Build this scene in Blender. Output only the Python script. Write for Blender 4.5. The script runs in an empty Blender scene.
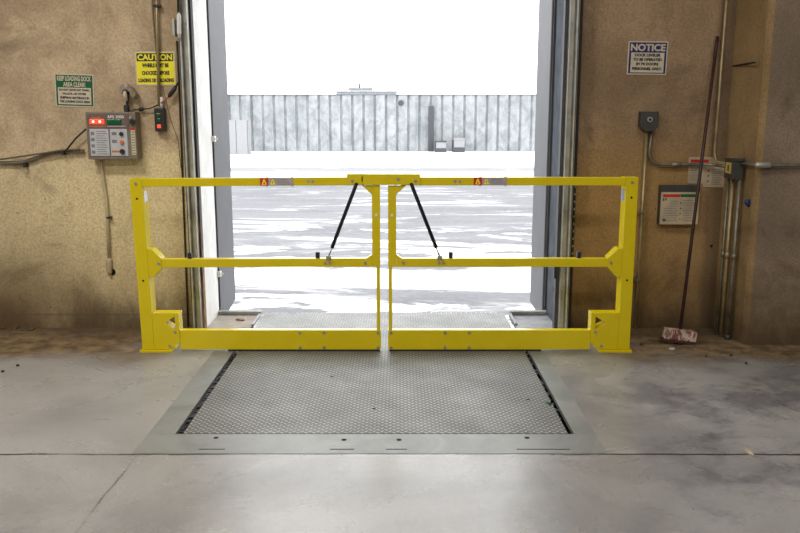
import bpy, bmesh, math, random
from mathutils import Vector, Matrix
random.seed(7)
S = bpy.context.scene
COL = S.collection
PI = math.pi

# ------------------------------------------------------------------ camera
F, PITCH, H = 807.0, math.radians(10.56), 1.44
CP, SP = math.cos(PITCH), math.sin(PITCH)
cam = bpy.data.objects.new('camera', bpy.data.cameras.new('camera'))
cam.data.sensor_width = 36; cam.data.lens = F / 800 * 36
cam.data.clip_end = 500
cam.location = (0, 0, H); cam.rotation_euler = (PI/2 - PITCH, 0, 0)
COL.objects.link(cam); S.camera = cam

def P(px, py, Y):
    """point of the vertical plane at distance Y"""
    u = (px - 400) / F; v = (266.5 - py) / F
    dy = CP + v * SP; dz = -SP + v * CP
    t = Y / dy
    return Vector((u * t, Y, H + dz * t))

# ------------------------------------------------------------------ node helpers
class N:
    def __init__(s, name):
        s.m = bpy.data.materials.new(name); s.m.use_nodes = True
        s.t = s.m.node_tree; s.b = s.t.nodes['Principled BSDF']
        s.pos = s.t.nodes.new('ShaderNodeTexCoord').outputs['Object']
    def n(s, kind, **kw):
        o = s.t.nodes.new(kind)
        for k, v in kw.items(): setattr(o, k, v)
        return o
    def put(s, sock, v):
        if isinstance(v, bpy.types.NodeSocket): s.t.links.new(v, sock)
        else:
            if hasattr(sock.default_value, '__len__') and hasattr(v, '__len__') and len(v) == 3 and len(sock.default_value) == 4: v = (*v, 1)
            sock.default_value = v
    def math(s, op, a, b=None, c=None):
        o = s.n('ShaderNodeMath', operation=op)
        s.put(o.inputs[0], a)
        if b is not None: s.put(o.inputs[1], b)
        if c is not None: s.put(o.inputs[2], c)
        return o.outputs[0]
    def xyz(s):
        o = s.n('ShaderNodeSeparateXYZ'); s.put(o.inputs[0], s.pos); return o.outputs
    def map(s, scale=(1, 1, 1), loc=(0, 0, 0)):
        o = s.n('ShaderNodeMapping'); s.put(o.inputs['Vector'], s.pos)
        o.inputs['Scale'].default_value = scale; o.inputs['Location'].default_value = loc
        return o.outputs[0]
    def noise(s, scale, detail=4, rough=.55, vec=None, dist=0):
        o = s.n('ShaderNodeTexNoise'); s.put(o.inputs['Vector'], vec or s.pos)
        o.inputs['Scale'].default_value = scale; o.inputs['Detail'].default_value = detail
        o.inputs['Roughness'].default_value = rough; o.inputs['Distortion'].default_value = dist
        return o.outputs['Fac']
    def vor(s, scale, vec=None, feature='F1'):
        o = s.n('ShaderNodeTexVoronoi', feature=feature); s.put(o.inputs['Vector'], vec or s.pos)
        o.inputs['Scale'].default_value = scale
        return o.outputs['Distance']
    def ramp(s, f, a, b, lo=0.0, hi=1.0):
        o = s.n('ShaderNodeMapRange', interpolation_type='SMOOTHSTEP')
        s.put(o.inputs['Value'], f)
        for k, v in (('From Min', a), ('From Max', b), ('To Min', lo), ('To Max', hi)): o.inputs[k].default_value = v
        return o.outputs['Result']
    def mix(s, f, a, b, blend='MIX'):
        o = s.n('ShaderNodeMix', data_type='RGBA', blend_type=blend)
        s.put(o.inputs[0], f); s.put(o.inputs[6], a); s.put(o.inputs[7], b)
        return o.outputs[2]
    def mul(s, a, b): return s.math('MULTIPLY', a, b)
    def bump(s, h, strength=.3, dist=.01):
        o = s.n('ShaderNodeBump'); s.put(o.inputs['Height'], h)
        o.inputs['Strength'].default_value = strength; o.inputs['Distance'].default_value = dist
        s.t.links.new(o.outputs[0], s.b.inputs['Normal'])
    def out(s, color, rough=.6, metal=0., spec=.5):
        s.put(s.b.inputs['Base Color'], color); s.put(s.b.inputs['Roughness'], rough)
        s.put(s.b.inputs['Metallic'], metal); s.b.inputs['Specular IOR Level'].default_value = spec
        return s.m

def simple(name, col, rough=.5, metal=0., var=.12, scale=18, bump=0., spec=.5):
    n = N(name)
    f = n.noise(scale, 5)
    dark = tuple(c * (1 - var) for c in col); light = tuple(min(1, c * (1 + var)) for c in col)
    c = n.mix(n.ramp(f, .3, .7), dark, light)
    if bump: n.bump(f, bump, .003)
    return n.out(c, rough, metal, spec)

def glow(name, col, strength):
    n = N(name); n.out(tuple(c * .5 for c in col), .3)
    n.put(n.b.inputs['Emission Color'], col); n.b.inputs['Emission Strength'].default_value = strength
    return n.m

M = {}
# --- walls: poured / precast concrete, ochre tan with pits and grime
def wall_mat(name, base, light, stain, groove_z=None, lower=None, corner=False, dirt=1.0):
    n = N(name); x, y, z = n.xyz()
    big = n.noise(.9, 5, .6, dist=.4)
    c = n.mix(n.ramp(big, .38, .60), base, light)
    c = n.mix(n.mul(n.ramp(n.noise(2.3, 6, .65, vec=n.map((1, 1, .35))), .48, .75), .38), c, stain)
    fine = n.noise(75, 6, .75)
    # paler and yellower towards the bottom, most of all beside the opening
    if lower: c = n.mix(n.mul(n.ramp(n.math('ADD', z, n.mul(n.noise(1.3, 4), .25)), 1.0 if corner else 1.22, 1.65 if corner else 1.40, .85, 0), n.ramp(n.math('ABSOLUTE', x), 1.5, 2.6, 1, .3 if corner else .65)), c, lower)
    c = n.mix(n.ramp(fine, .38, .66, 0, .7), c, n.mix(.6, c, tuple(v * .4 for v in base)))
    c = n.mix(n.ramp(n.noise(7, 8, .8, vec=n.map((1, 1, .5)), dist=.5), .5, .7, 0, .35), c, tuple(v * .5 for v in base))
    # mottled darker blotches
    c = n.mix(n.ramp(n.noise(1.9, 7, .7, vec=n.map((1, 1, 1), (2, 0, 5)), dist=.8), .52, .72, 0, .6), c, tuple(v * .42 for v in base))
    # pits, thicker in some places
    pits = n.ramp(n.vor(12), .05, .11, 1, 0)
    where = n.ramp(n.noise(1.6, 3), .40, .56)
    lowp = n.ramp(z, .4, 1.3, 1, .25)
    c = n.mix(n.mul(n.mul(pits, where), n.mul(lowp, .8)), c, (.05, .035, .02))
    pits2 = n.ramp(n.vor(27), .07, .15, 1, 0)
    c = n.mix(n.mul(n.mul(pits2, n.ramp(n.noise(2.7, 3), .44, .58)), n.mul(lowp, .55)), c, (.07, .045, .02))
    # grime creeping up from the floor
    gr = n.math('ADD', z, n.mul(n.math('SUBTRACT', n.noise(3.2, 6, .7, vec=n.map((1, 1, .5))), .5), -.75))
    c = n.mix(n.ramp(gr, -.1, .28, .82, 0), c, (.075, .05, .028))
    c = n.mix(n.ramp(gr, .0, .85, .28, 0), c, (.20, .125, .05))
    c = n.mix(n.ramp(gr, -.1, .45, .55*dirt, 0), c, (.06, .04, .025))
    if groove_z: c = n.mix(n.mul(n.ramp(n.math('ADD', z, n.mul(n.noise(2.2, 6, .7), .5)), .35, 1.0, .7, 0), n.ramp(n.math('ADD', x, n.mul(n.noise(1.9, 5, .6), .8)), -2.3, -1.5, 1, 0)), c, (.12, .075, .035))
    if corner: c = n.mix(n.ramp(n.math('ADD', x, n.mul(n.noise(2.5, 5), .05)), 2.06, 2.12, 0, .6), c, (.10, .07, .045))  # darker upright strip towards the right-hand corner
    if groove_z:
        g = n.ramp(n.math('ABSOLUTE', n.math('SUBTRACT', z, groove_z)), .003, .008, .55, 0)
        c = n.mix(g, c, (.10, .085, .08))
    n.bump(n.math('ADD', n.mul(fine, .35), n.mul(pits, -.7)), .35, .006)
    return n.out(c, .88, 0, .25)
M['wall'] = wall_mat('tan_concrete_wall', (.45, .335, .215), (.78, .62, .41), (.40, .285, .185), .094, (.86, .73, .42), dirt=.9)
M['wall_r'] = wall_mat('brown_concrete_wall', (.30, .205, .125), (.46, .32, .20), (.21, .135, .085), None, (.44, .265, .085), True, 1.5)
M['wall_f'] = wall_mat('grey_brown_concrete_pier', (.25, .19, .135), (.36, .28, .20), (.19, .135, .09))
M['wall_s'] = wall_mat('ochre_pier_side', (.30, .20, .095), (.42, .29, .145), (.22, .14, .065))
M['plain'] = simple('painted_block_wall', (.55, .5, .43), .9, var=.08, scale=3)
M['ceil'] = simple('white_ceiling', (.72, .72, .70), .9, var=.05, scale=3)

# --- floor
n = N('sealed_concrete_floor'); x, y, z = n.xyz()
c = n.mix(n.ramp(n.noise(.8, 6, .6, dist=.6), .35, .66), (.255, .252, .255), (.395, .39, .39))
c = n.mix(n.ramp(n.noise(3.1, 8, .7, dist=1.5), .52, .75, 0, .45), c, (.215, .205, .19))
c = n.mix(n.ramp(n.noise(60, 4, .7), .3, .7, 0, .25), c, (.20, .19, .18))
# worn grey swirls on the right
sw = n.mul(n.ramp(n.noise(1.5, 9, .74, vec=n.map((1, 1.35, 1), (3, 1, 0)), dist=.35), .45, .60), n.ramp(x, .5, 1.6))
sw = n.mul(sw, n.ramp(n.noise(9, 8, .8, dist=1), .3, .6, .35, 1))
c = n.mix(n.mul(sw, .85), c, (.11, .11, .125))
# fine scratches
sc = n.ramp(n.math('ABSOLUTE', n.math('SUBTRACT', n.noise(7, 1, .4, vec=n.map((1, .25, 1))), .5)), .0015, .004, 1, 0)
c = n.mix(n.mul(sc, n.ramp(n.noise(2.4, 3), .55, .66, 0, .5)), c, (.20, .175, .15))
# brown dust that lies against the wall
d = n.math('ADD', y, n.mul(n.math('SUBTRACT', n.noise(1.5, 7, .65, dist=.7), .5), 1.1))
away = n.ramp(n.math('ABSOLUTE', n.math('ADD', x, .12)), 1.1, 1.75)
c = n.mix(n.mul(n.ramp(d, 4.45, 4.9, 0, .95), away), c, n.mix(n.ramp(n.noise(9, 6, .7), .35, .65), (.085, .052, .022), (.27, .18, .085)))
c = n.mix(n.mul(n.ramp(d, 4.95, 5.45, 0, .8), away), c, (.09, .06, .032))
# concrete slurry stains on the right
# joints
wob = n.mul(n.math('SUBTRACT', n.noise(3.0, 5, .7), .5), .03)
j1 = n.ramp(n.math('ABSOLUTE', n.math('ADD', n.math('SUBTRACT', y, 3.285), wob)), .003, .011, 1, 0)
j2 = n.ramp(n.math('ABSOLUTE', n.math('ADD', n.math('ADD', x, 1.14), n.mul(wob, 1.5))), .002, .008, 1, 0)
j2 = n.mul(j2, n.math('LESS_THAN', y, 3.29))
j1m = n.mul(j1, n.ramp(n.noise(3.2, 5), .36, .5, .5, 1))
c = n.mix(n.mul(j1m, .97), c, (.03, .024, .022))
c = n.mix(n.mul(j2, n.ramp(n.noise(4, 5), .38, .55, .35, .9)), c, (.13, .115, .09))
# dark specks
sp = n.mul(n.ramp(n.vor(6.0), .018, .035, 1, 0), n.ramp(n.noise(1.3, 2), .42, .55))
c = n.mix(n.mul(sp, .8), c, (.06, .05, .04))
n.bump(n.math('ADD', n.noise(14, 8, .7), n.mul(j1, -.8)), .12, .01)
rg = n.ramp(n.noise(1.7, 6, .65, dist=.6), .3, .7, .20, .36)
rg = n.math('MAXIMUM', rg, n.ramp(d, 4.5, 5.1, .2, .9))
M['floor'] = n.out(c, rg, 0, .5)

# --- tread plate
n = N('steel_tread_plate'); x, y, z = n.xyz()
pit = 27.0
u = n.mul(n.math('ADD', x, y), pit); v = n.mul(n.math('SUBTRACT', x, y), pit)
fu = n.math('SUBTRACT', n.math('FRACT', u), .5); fv = n.math('SUBTRACT', n.math('FRACT', v), .5)
chk = n.math('FLOORED_MODULO', n.math('ADD', n.math('FLOOR', u), n.math('FLOOR', v)), 2.0)
def loz(a, b):
    return n.math('ADD', n.math('POWER', n.math('ABSOLUTE', n.math('DIVIDE', a, .46)), 2.0), n.math('POWER', n.math('ABSOLUTE', n.math('DIVIDE', b, .17)), 2.0))
dd = n.math('ADD', n.mul(loz(fu, fv), chk), n.mul(loz(fv, fu), n.math('SUBTRACT', 1.0, chk)))
lz = n.ramp(dd, .35, 1.15, 1, 0)
wear = n.ramp(n.noise(1.7, 6, .65), .35, .7)
c0 = n.mix(wear, (.085, .088, .08), (.15, .151, .14))
c0 = n.mix(n.ramp(n.noise(3.3, 6, .7, dist=1), .58, .75, 0, .5), c0, (.21, .175, .125))
c = n.mix(lz, c0, n.mix(wear, (.33, .335, .32), (.46, .465, .445)))
hole = n.mul(n.ramp(n.vor(1.9), .012, .022, 1, 0), 1.0)
c = n.mix(hole, c, (.01, .01, .01))
n.bump(lz, .8, .004)
M['tread'] = n.out(c, n.ramp(n.noise(5, 4), .3, .7, .46, .56), .15, .5)

# --- worn painted steel
n = N('worn_grey_steel_plate'); x, y, z = n.xyz()
c = n.mix(n.ramp(n.noise(2.5, 7, .7, dist=.8), .35, .65), (.19, .20, .19), (.27, .28, .27))
c = n.mix(n.ramp(n.noise(9, 7, .75), .58, .7, 0, .6), c, (.25, .22, .17))
M['steel'] = n.out(c, .45, .15)
M['yellow'] = None
n = N('safety_yellow_powder_coat'); x, y, z = n.xyz()
c = n.mix(n.ramp(n.noise(6, 4), .3, .7), (.67, .53, .0), (.72, .57, .002))
c = n.mix(n.mul(n.ramp(n.noise(22, 7, .75), .63, .72), n.ramp(z, .0, .35, .5, .06)), c, (.30, .20, .05))
M['yellow'] = n.out(c, .27, 0, .5)
M['bolt'] = simple('zinc_bolt', (.42, .42, .5), .35, .8)
M['rubber'] = simple('black_rubber', (.018, .018, .022), .6)
M['strutblack'] = simple('black_strut_cylinder', (.014, .012, .022), .35)
M['black'] = simple('black_plastic', (.02, .02, .022), .45)
M['rod'] = simple('brushed_rod', (.45, .43, .4), .35, .7)
M['galv'] = simple('galvanised_steel', (.50, .50, .455), .42, .55, var=.15, scale=10)
M['galv_lit'] = simple('painted_lit_track_steel', (.62, .66, .72), .35, .5)  # lighter copy of the galvanised tone, lit look painted in
M['yellow_trim'] = simple('faded_yellow_edge', (.62, .48, .12), .6, scale=12)
M['white_jamb'] = simple('white_painted_jamb', (.78, .78, .77), .75, var=.07, scale=7, bump=.3)
n = N('rusted_jamb_strip'); x, y, z = n.xyz()
c = n.mix(n.ramp(n.math('ADD', z, n.mul(n.noise(6, 6, .7), .9)), .7, 1.7), n.mix(n.ramp(n.noise(14, 7, .7, vec=n.map((1, 1, .3))), .4, .6), (.06, .035, .02), (.33, .19, .08)), (.035, .033, .037))
M['rusty'] = n.out(c, .8)
M['reveal_r'] = simple('grey_blue_jamb', (.075, .085, .105), .9, var=.18, scale=9, spec=.1)
M['pad'] = simple('grey_vinyl_seal', (.062, .063, .072), .6, var=.08, scale=5)
M['pad_dark'] = simple('dark_seal_edge', (.05, .05, .055), .7)
M['conduit'] = simple('old_metal_conduit', (.22, .20, .155), .42, .5, var=.35, scale=9)
M['conduit_pale'] = simple('pale_cream_conduit', (.56, .48, .32), .5, .2, var=.15, scale=9)
M['conduit_b'] = simple('dull_brass_tone_conduit', (.36, .29, .16), .42, .45, var=.3, scale=9)
M['box_grey'] = simple('dark_grey_enclosure', (.05, .05, .044), .55, var=.15)
M['ctrl'] = simple('beige_grey_cabinet', (.20, .17, .13), .55, var=.15)
M['ctrl_face'] = simple('brown_face_plate', (.16, .115, .10), .45)
M['label_grey'] = simple('pale_label', (.52, .53, .56), .6, var=.05)
M['ink'] = simple('dark_ink', (.03, .03, .035), .6)
M['ink_grey'] = simple('grey_ink', (.20, .20, .22), .6)
M['paper'] = simple('aged_paper', (.50, .41, .28), .7, var=.15, scale=9)
M['paper_edge'] = simple('cream_sign_stock', (.60, .53, .40), .6, var=.06)
M['green'] = simple('sign_green', (.0, .10, .035), .5)
M['signyellow'] = simple('sign_yellow', (.93, .82, .02), .5, var=.04)
M['navy'] = simple('sign_navy', (.015, .02, .13), .5)
M['red'] = simple('sign_red', (.55, .02, .02), .5)
M['orange'] = simple('label_orange', (.62, .16, .04), .5)
M['white'] = simple('white_plastic', (.75, .75, .75), .5, var=.04)
M['sticker'] = simple('mauve_grey_sticker', (.40, .36, .35), .6)
M['sticker_blue'] = simple('grey_blue_sticker', (.25, .30, .45), .6)
M['blue'] = simple('blue_plastic', (.02, .03, .16), .45)
M['cable'] = simple('black_cable', (.025, .022, .022), .55)
M['brown_cable'] = simple('grimy_cable', (.14, .10, .07), .6)
M['orange_cable'] = simple('orange_wire', (.5, .14, .05), .6)
M['brass'] = simple('tarnished_bracket', (.33, .27, .21), .5, .3, var=.5, scale=30)
M['red_glow'] = glow('lit_red_lens', (1, .07, .03), 1.3)
M['red_hot'] = glow('lit_bulb', (1, .62, .45), 2.5)
M['green_off'] = simple('unlit_green_lens', (.0, .10, .03), .25)
M['hole'] = simple('dark_hole', (.01, .008, .006), .9)
M['pole'] = simple('dark_red_brown_pole', (.045, .018, .015), .5, var=.4, scale=12)
n = N('paint_spattered_block')
c = n.mix(n.ramp(n.noise(26, 5, .7, vec=n.map((1, 1, .5)), dist=1), .44, .56), (.20, .07, .05), (.62, .50, .44))
M['block'] = n.out(c, .7)
M['bristle'] = simple('dark_bristles', (.07, .03, .025), .9, var=.4, scale=60)
M['lamp'] = glow('lamp_tube', (1, .97, .9), 1.0)

# --- outdoors
n = N('snowy_asphalt_yard'); x, y, z = n.xyz()
asph = n.mix(n.ramp(n.noise(.55, 8, .7, vec=n.map((.5, 1.4, 1))), .3, .7), (0.094, 0.096, 0.104), (0.146, 0.147, 0.155))
asph = n.mix(n.ramp(n.noise(9, 6, .75), .35, .65, 0, .35), asph, (0.208, 0.208, 0.216))
asph = n.mix(n.ramp(n.math('ADD', y, 0.0), 7.0, 16.0, .45, 0), asph, (0.100, 0.102, 0.110))
st = n.noise(.26, 8, .66, vec=n.map((.55, 1.5, 1), (4.2, 1.6, 0)), dist=.9)
near = n.ramp(y, 15, 25, 0.015, .15)                       # snow thins out farther into the yard
thr = n.math('ADD', st, n.mul(near, -1))
snow = n.ramp(thr, .47, .53)
thin = n.ramp(n.noise(.9, 8, .7, vec=n.map((.5, 1.5, 1)), dist=.6), .52, .70, 0, .30)
snow = n.math('MAXIMUM', snow, thin)
far = n.ramp(n.math('ADD', y, n.mul(n.noise(.2, 4), 3)), 35.5, 36.8)
road = n.mul(n.ramp(y, 38.5, 39.5), n.ramp(y, 42.0, 43.2, 1, 0))
snow = n.math('MAXIMUM', snow, n.math('SUBTRACT', far, n.mul(road, .93)))
c = n.mix(snow, asph, (.90, .90, .91))
M['yard'] = n.out(c, .9, 0, .2)
n = N('pale_corrugated_concrete'); x, y, z = n.xyz()
c = n.mix(n.ramp(n.noise(1.2, 8, .75, vec=n.map((1, 1, .8)), dist=.5), .38, .62), (0.164, 0.177, 0.186), (0.264, 0.276, 0.280))
c = n.mix(n.ramp(n.noise(.5, 5, .6, vec=n.map((2.5, 1, .25))), .5, .72, 0, .5), c, (0.119, 0.136, 0.144))
M['farwall'] = n.out(c, .9)
M['farcap'] = simple('dark_coping', (0.090, 0.100, 0.110), .7)
M['fargrey'] = simple('grey_weathered_metal', (0.038, 0.041, 0.048), .7)
M['farwhite'] = simple('frosted_white', (0.216, 0.220, 0.224), .8)
M['farbuild'] = simple('distant_pale_cladding', (0.208, 0.216, 0.224), .8, var=.1, scale=2)
M['dock'] = simple('dock_face_concrete', (.45, .43, .4), .9)
M['ledge'] = simple('pinkish_worn_concrete', (.33, .29, .25), .85, var=.15, scale=10, bump=.3)
M['ledge_r'] = simple('dark_worn_steel', (.27, .275, .29), .6, var=.2, scale=8)

# ------------------------------------------------------------------ geometry helpers
class MB:
    def __init__(s): s.bm = bmesh.new()
    def box(s, x0, x1, y0, y1, z0, z1, rot=None, piv=None):
        vs = [s.bm.verts.new((x, y, z)) for x in (x0, x1) for y in (y0, y1) for z in (z0, z1)]
        for f in ((0, 1, 3, 2), (4, 6, 7, 5), (0, 4, 5, 1), (2, 3, 7, 6), (0, 2, 6, 4), (1, 5, 7, 3)):
            s.bm.faces.new([vs[i] for i in f])
        if rot: bmesh.ops.rotate(s.bm, cent=piv or ((x0+x1)/2, (y0+y1)/2, (z0+z1)/2), matrix=rot, verts=vs)
        return s
    def prism(s, pts, y0, y1):
        """outline in x,z pushed through y"""
        a = [s.bm.verts.new((p[0], y0, p[1])) for p in pts]; b = [s.bm.verts.new((p[0], y1, p[1])) for p in pts]
        k = len(pts)
        s.bm.faces.new(a); s.bm.faces.new(b[::-1])
        for i in range(k): s.bm.faces.new((a[i], b[i], b[(i+1) % k], a[(i+1) % k]))
        return s
    def plan(s, pts, z0, z1):
        """outline in x,y pushed through z"""
        a = [s.bm.verts.new((p[0], p[1], z0)) for p in pts]; b = [s.bm.verts.new((p[0], p[1], z1)) for p in pts]
        k = len(pts)
        s.bm.faces.new(a); s.bm.faces.new(b[::-1])
        for i in range(k): s.bm.faces.new((a[i], b[i], b[(i+1) % k], a[(i+1) % k]))
        return s
    def holed(s, outer, hole, y0, y1):
        """plate with a hole; outer and hole have equal point counts"""
        k = len(outer)
        R = [[s.bm.verts.new((p[0], y, p[1])) for p in pts] for y in (y0, y1) for pts in (outer, hole)]
        o0, h0, o1, h1 = R
        for i in range(k):
            j = (i+1) % k
            s.bm.faces.new((o0[i], o0[j], h0[j], h0[i])); s.bm.faces.new((o1[j], o1[i], h1[i], h1[j]))
            s.bm.faces.new((o0[j], o0[i], o1[i], o1[j])); s.bm.faces.new((h0[i], h0[j], h1[j], h1[i]))
        return s
    def cyl(s, a, b, r, r2=None, seg=14):
        return s.tube([a, b], [r, r2 if r2 is not None else r], seg)
    def tube(s, pts, r, seg=10):
        pts = [Vector(p) for p in pts]; k = len(pts)
        rs = r if isinstance(r, (list, tuple)) else [r] * k
        rings = []; ref = None
        for i, p in enumerate(pts):
            d = (pts[min(i+1, k-1)] - pts[max(i-1, 0)]).normalized()
            if ref is None:
                ref = d.orthogonal().normalized()
            ref = (ref - d * ref.dot(d)).normalized()
            q = d.cross(ref)
            rings.append([s.bm.verts.new(p + (ref * math.cos(2*PI*j/seg) + q * math.sin(2*PI*j/seg)) * rs[i]) for j in range(seg)])
        for i in range(k-1):
            for j in range(seg):
                f = s.bm.faces.new((rings[i][j], rings[i][(j+1) % seg], rings[i+1][(j+1) % seg], rings[i+1][j])); f.smooth = True
        s.bm.faces.new(rings[0][::-1]); s.bm.faces.new(rings[-1])
        return s
LOC = {}
def link(name, me, m, parent, loc, kw):
    me.materials.append(m)
    o = bpy.data.objects.new(name, me); COL.objects.link(o)
    if parent is not None:
        o.parent = parent; base = LOC[parent.name]; LOC[o.name] = base
        if parent.type == 'MESH' or True: pass
    else:
        base = Vector(loc); o.location = base; LOC[o.name] = base
    me.transform(Matrix.Translation(-base))
    for k, v in kw.items(): o[k] = v
    return o
def obj(name, mb, mat, parent=None, loc=(0, 0, 0), bevel=0., **kw):
    bmesh.ops.recalc_face_normals(mb.bm, faces=mb.bm.faces)
    me = bpy.data.meshes.new(name); mb.bm.to_mesh(me); mb.bm.free()
    o = link(name, me, M[mat], parent, loc, kw)
    if bevel:
        b = o.modifiers.new('bevel', 'BEVEL'); b.width = bevel; b.segments = 2; b.limit_method = 'ANGLE'
    return o
def thing(name, label, cat, loc, group=None):
    o = bpy.data.objects.new(name, None); o.empty_display_size = .1; COL.objects.link(o)
    o.location = loc; LOC[o.name] = Vector(loc); o['label'] = label; o['category'] = cat
    if group: o['group'] = group
    return o
def solo(name, mb, mat, label, cat, loc, bevel=0., group=None, kind=None):
    o = obj(name, mb, mat, None, loc, bevel, label=label, category=cat)
    if group: o['group'] = group
    if kind: o['kind'] = kind
    return o
def struct(name, mb, mat, bevel=0., parent=None):
    o = obj(name, mb, mat, parent, bevel=bevel)
    if parent is None: o['kind'] = 'structure'
    return o
def text(body, cx, cz, y, w, h, mat, parent, bold=0., depth=.0008, name='lettering', rows=None):
    """one or more lines fitted into boxes of width w and cap height h, facing the room"""
    lines = rows or [(body, cx, cz, w, h)]
    for (b, x, z, ww, hh) in lines:
        bm = bmesh.new(); cu = bpy.data.curves.new('tmp', 'FONT'); cu.body = b; cu.size = 1; cu.extrude = 0.001; cu.offset = bold; cu.resolution_u = 3
        o = bpy.data.objects.new('tmp', cu); COL.objects.link(o)
        bpy.context.view_layer.update()
        me = bpy.data.meshes.new_from_object(o.evaluated_get(bpy.context.evaluated_depsgraph_get()))
        xs = [v.co.x for v in me.vertices]; ys = [v.co.y for v in me.vertices]
        mx, my = (min(xs)+max(xs))/2, (min(ys)+max(ys))/2
        sx, sy = ww/(max(xs)-min(xs)), hh/(max(ys)-min(ys))
        for v in me.vertices:
            q = v.co.copy(); v.co = ((q.x-mx)*sx + x, y - (q.z / .001) * depth * .5, (q.y-my)*sy + z)
        bm.from_mesh(me); bpy.data.objects.remove(o); bpy.data.curves.remove(cu); bpy.data.meshes.remove(me)
        me = bpy.data.meshes.new(name); bm.to_mesh(me); bm.free()
        link(name, me, M[mat], parent, (0, 0, 0), {})
def rnd(pts, n=6, r=.05):
    """round the corners of a polyline"""
    pts = [Vector(p) for p in pts]; out = [pts[0]]
    for i in range(1, len(pts)-1):
        a, b, c = pts[i-1], pts[i], pts[i+1]
        ra = min(r, (a-b).length*.45); rc = min(r, (c-b).length*.45)
        p0 = b + (a-b).normalized()*ra; p1 = b + (c-b).normalized()*rc
        for k in range(n+1):
            t = k/n; out.append(p0*(1-t)**2 + b*2*t*(1-t) + p1*t*t)
    out.append(pts[-1]); return out

W = 5.41            # inner face of the dock wall
WO = 5.82           # outer face
JL, JR = -1.345, 1.09
G = 4.83            # front of the gate

# ------------------------------------------------------------------ setting
fl = MB()
fl.box(-6, -1.16, -5, W, -.3, 0); fl.box(.90, 8, -5, W, -.3, 0)
fl.box(-1.16, .90, -5, 3.295, -.3, 0)
struct('floor', fl, 'floor')
struct('trim_1', MB().box(JL, -1.16, W, WO, -.3, 0), 'ledge')
struct('trim_2', MB().box(.90, JR, W, WO, -.3, 0), 'ledge_r')
pw = MB().box(-1.16, .90, 3.295, WO, -.75, -.7)
pw.box(-1.16, -1.09, 3.295, WO, -.7, -.03); pw.box(.86, .90, 3.295, WO, -.7, -.03); pw.box(-1.16, .9, 3.295, 3.34, -.7, -.03)
pw.box(-1.16, .9, WO-.02, WO, -.7, -.12)
struct('pit_wall', pw, 'hole')
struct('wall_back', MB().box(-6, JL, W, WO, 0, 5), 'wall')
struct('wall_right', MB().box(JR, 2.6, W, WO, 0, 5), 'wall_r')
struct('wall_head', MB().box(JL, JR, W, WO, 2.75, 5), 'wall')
# projecting concrete pier at the right: ochre side, chamfered edge, grey front
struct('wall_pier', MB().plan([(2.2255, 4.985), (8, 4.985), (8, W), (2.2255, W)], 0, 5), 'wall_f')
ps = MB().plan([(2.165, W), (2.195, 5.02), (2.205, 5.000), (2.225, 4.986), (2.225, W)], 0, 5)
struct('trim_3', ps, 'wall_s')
# a slot across the side of the pier
a = P(736, 67, 5.37).z; b_ = P(770, 61, 5.02).z
zz = (P(736, 67, 5.39).z + P(770, 61, 5.02).z) / 2
solo('joint_gap', MB().box(2.155, 2.172, 5.05, W-.005, zz-.004, zz+.004, Matrix.Rotation(-.055, 3, 'Z')), 'hole',
     'thin dark horizontal joint across the ochre side of the concrete pier', 'joint', (2.16, 5.2, zz))
struct('wall_left', MB().box(-6.2, -6, -5, WO, 0, 5), 'plain')
struct('wall_far_right', MB().box(8, 8.2, -5, WO, 0, 5), 'plain')
struct('wall_front', MB().box(-6.2, 8.2, -5.2, -5, 0, 5), 'plain')
struct('ceiling', MB().box(-6.2, 8.2, -5.2, WO, 5, 5.2), 'ceil')
struct('dock_face', MB().box(-6, 8, WO-.03, WO, -1.2, -.3).box(-6, 8, 5.5, WO-.03, -1.2, -.76), 'dock')
struct('ground', MB().box(-90, 90, WO, 140, -1.3, -1.2), 'yard')

# doorway jambs
def zr(n_): return n_
j = struct('door_1', MB().box(JL, JL+.006, W+.012, WO-.005, 0, 2.75), 'white_jamb')
obj('seal_strip', MB().box(JL-.05, JL+.008, W-.045, W+.012, 0, 2.75), 'rusty', j)
j2 = struct('door_2', MB().box(JR-.006, JR, W+.012, WO-.005, 0, 2.75), 'reveal_r')
obj('seal_strip', MB().box(JR-.035, JR+.01, W-.05, W+.012, 0, 2.75), 'pad_dark', j2)

def track(side, x0, label):
    """vertical door track: wall angle, rolled channel, lips, splice bolts"""
    t = thing('door_track', label, 'door track', (x0, W, 0), 'vertical door tracks beside the opening')
    s = side
    def bx(a, b, y0, y1, z0=0.0, z1=2.9): 
        lo, hi = sorted((x0 + s*a, x0 + s*b)); return MB().box(lo, hi, y0, y1, z0, z1)
    obj('channel', bx(0, .033, 5.33, 5.336), 'galv', t)
    obj('channel_flange', bx(.033, .038, 5.295, 5.336), 'conduit', t)
    obj('channel_face', bx(.038, .050, 5.30, 5.306), 'galv_lit', t)  # lighter face beside darker flange: channel shading put into the colours
    obj('inner_lip', bx(0, .006, 5.316, W-.05), 'galv', t)
    obj('outer_lip', bx(.050, .054, 5.295, 5.35), 'box_grey', t)
    obj('wall_angle', bx(.056, .062, 5.32, W-.001), 'yellow_trim', t)
    if s > 0: obj('edge_gap', bx(.070, .096, 5.385, W-.001), 'rubber', t)
    for k in range(9):
        z = .22 + k*.3
        obj('bolt', MB().cyl((x0+s*.018, 5.322, z), (x0+s*.018, 5.330, z), .007), 'bolt', t)
    if side > 0:
        for k in range(10):
            z = .52 + k*.05
            obj('slot', MB().box(x0+s*.086, x0+s*.092, 5.380, 5.386, z, z+.014), 'galv', t)
    return t
track(-1, -1.350, 'galvanised door track on the left edge of the dock opening, beside the white jamb')
track(1, 1.078, 'galvanised door track on the right edge of the dock opening, with slotted yellowish edge')

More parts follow.
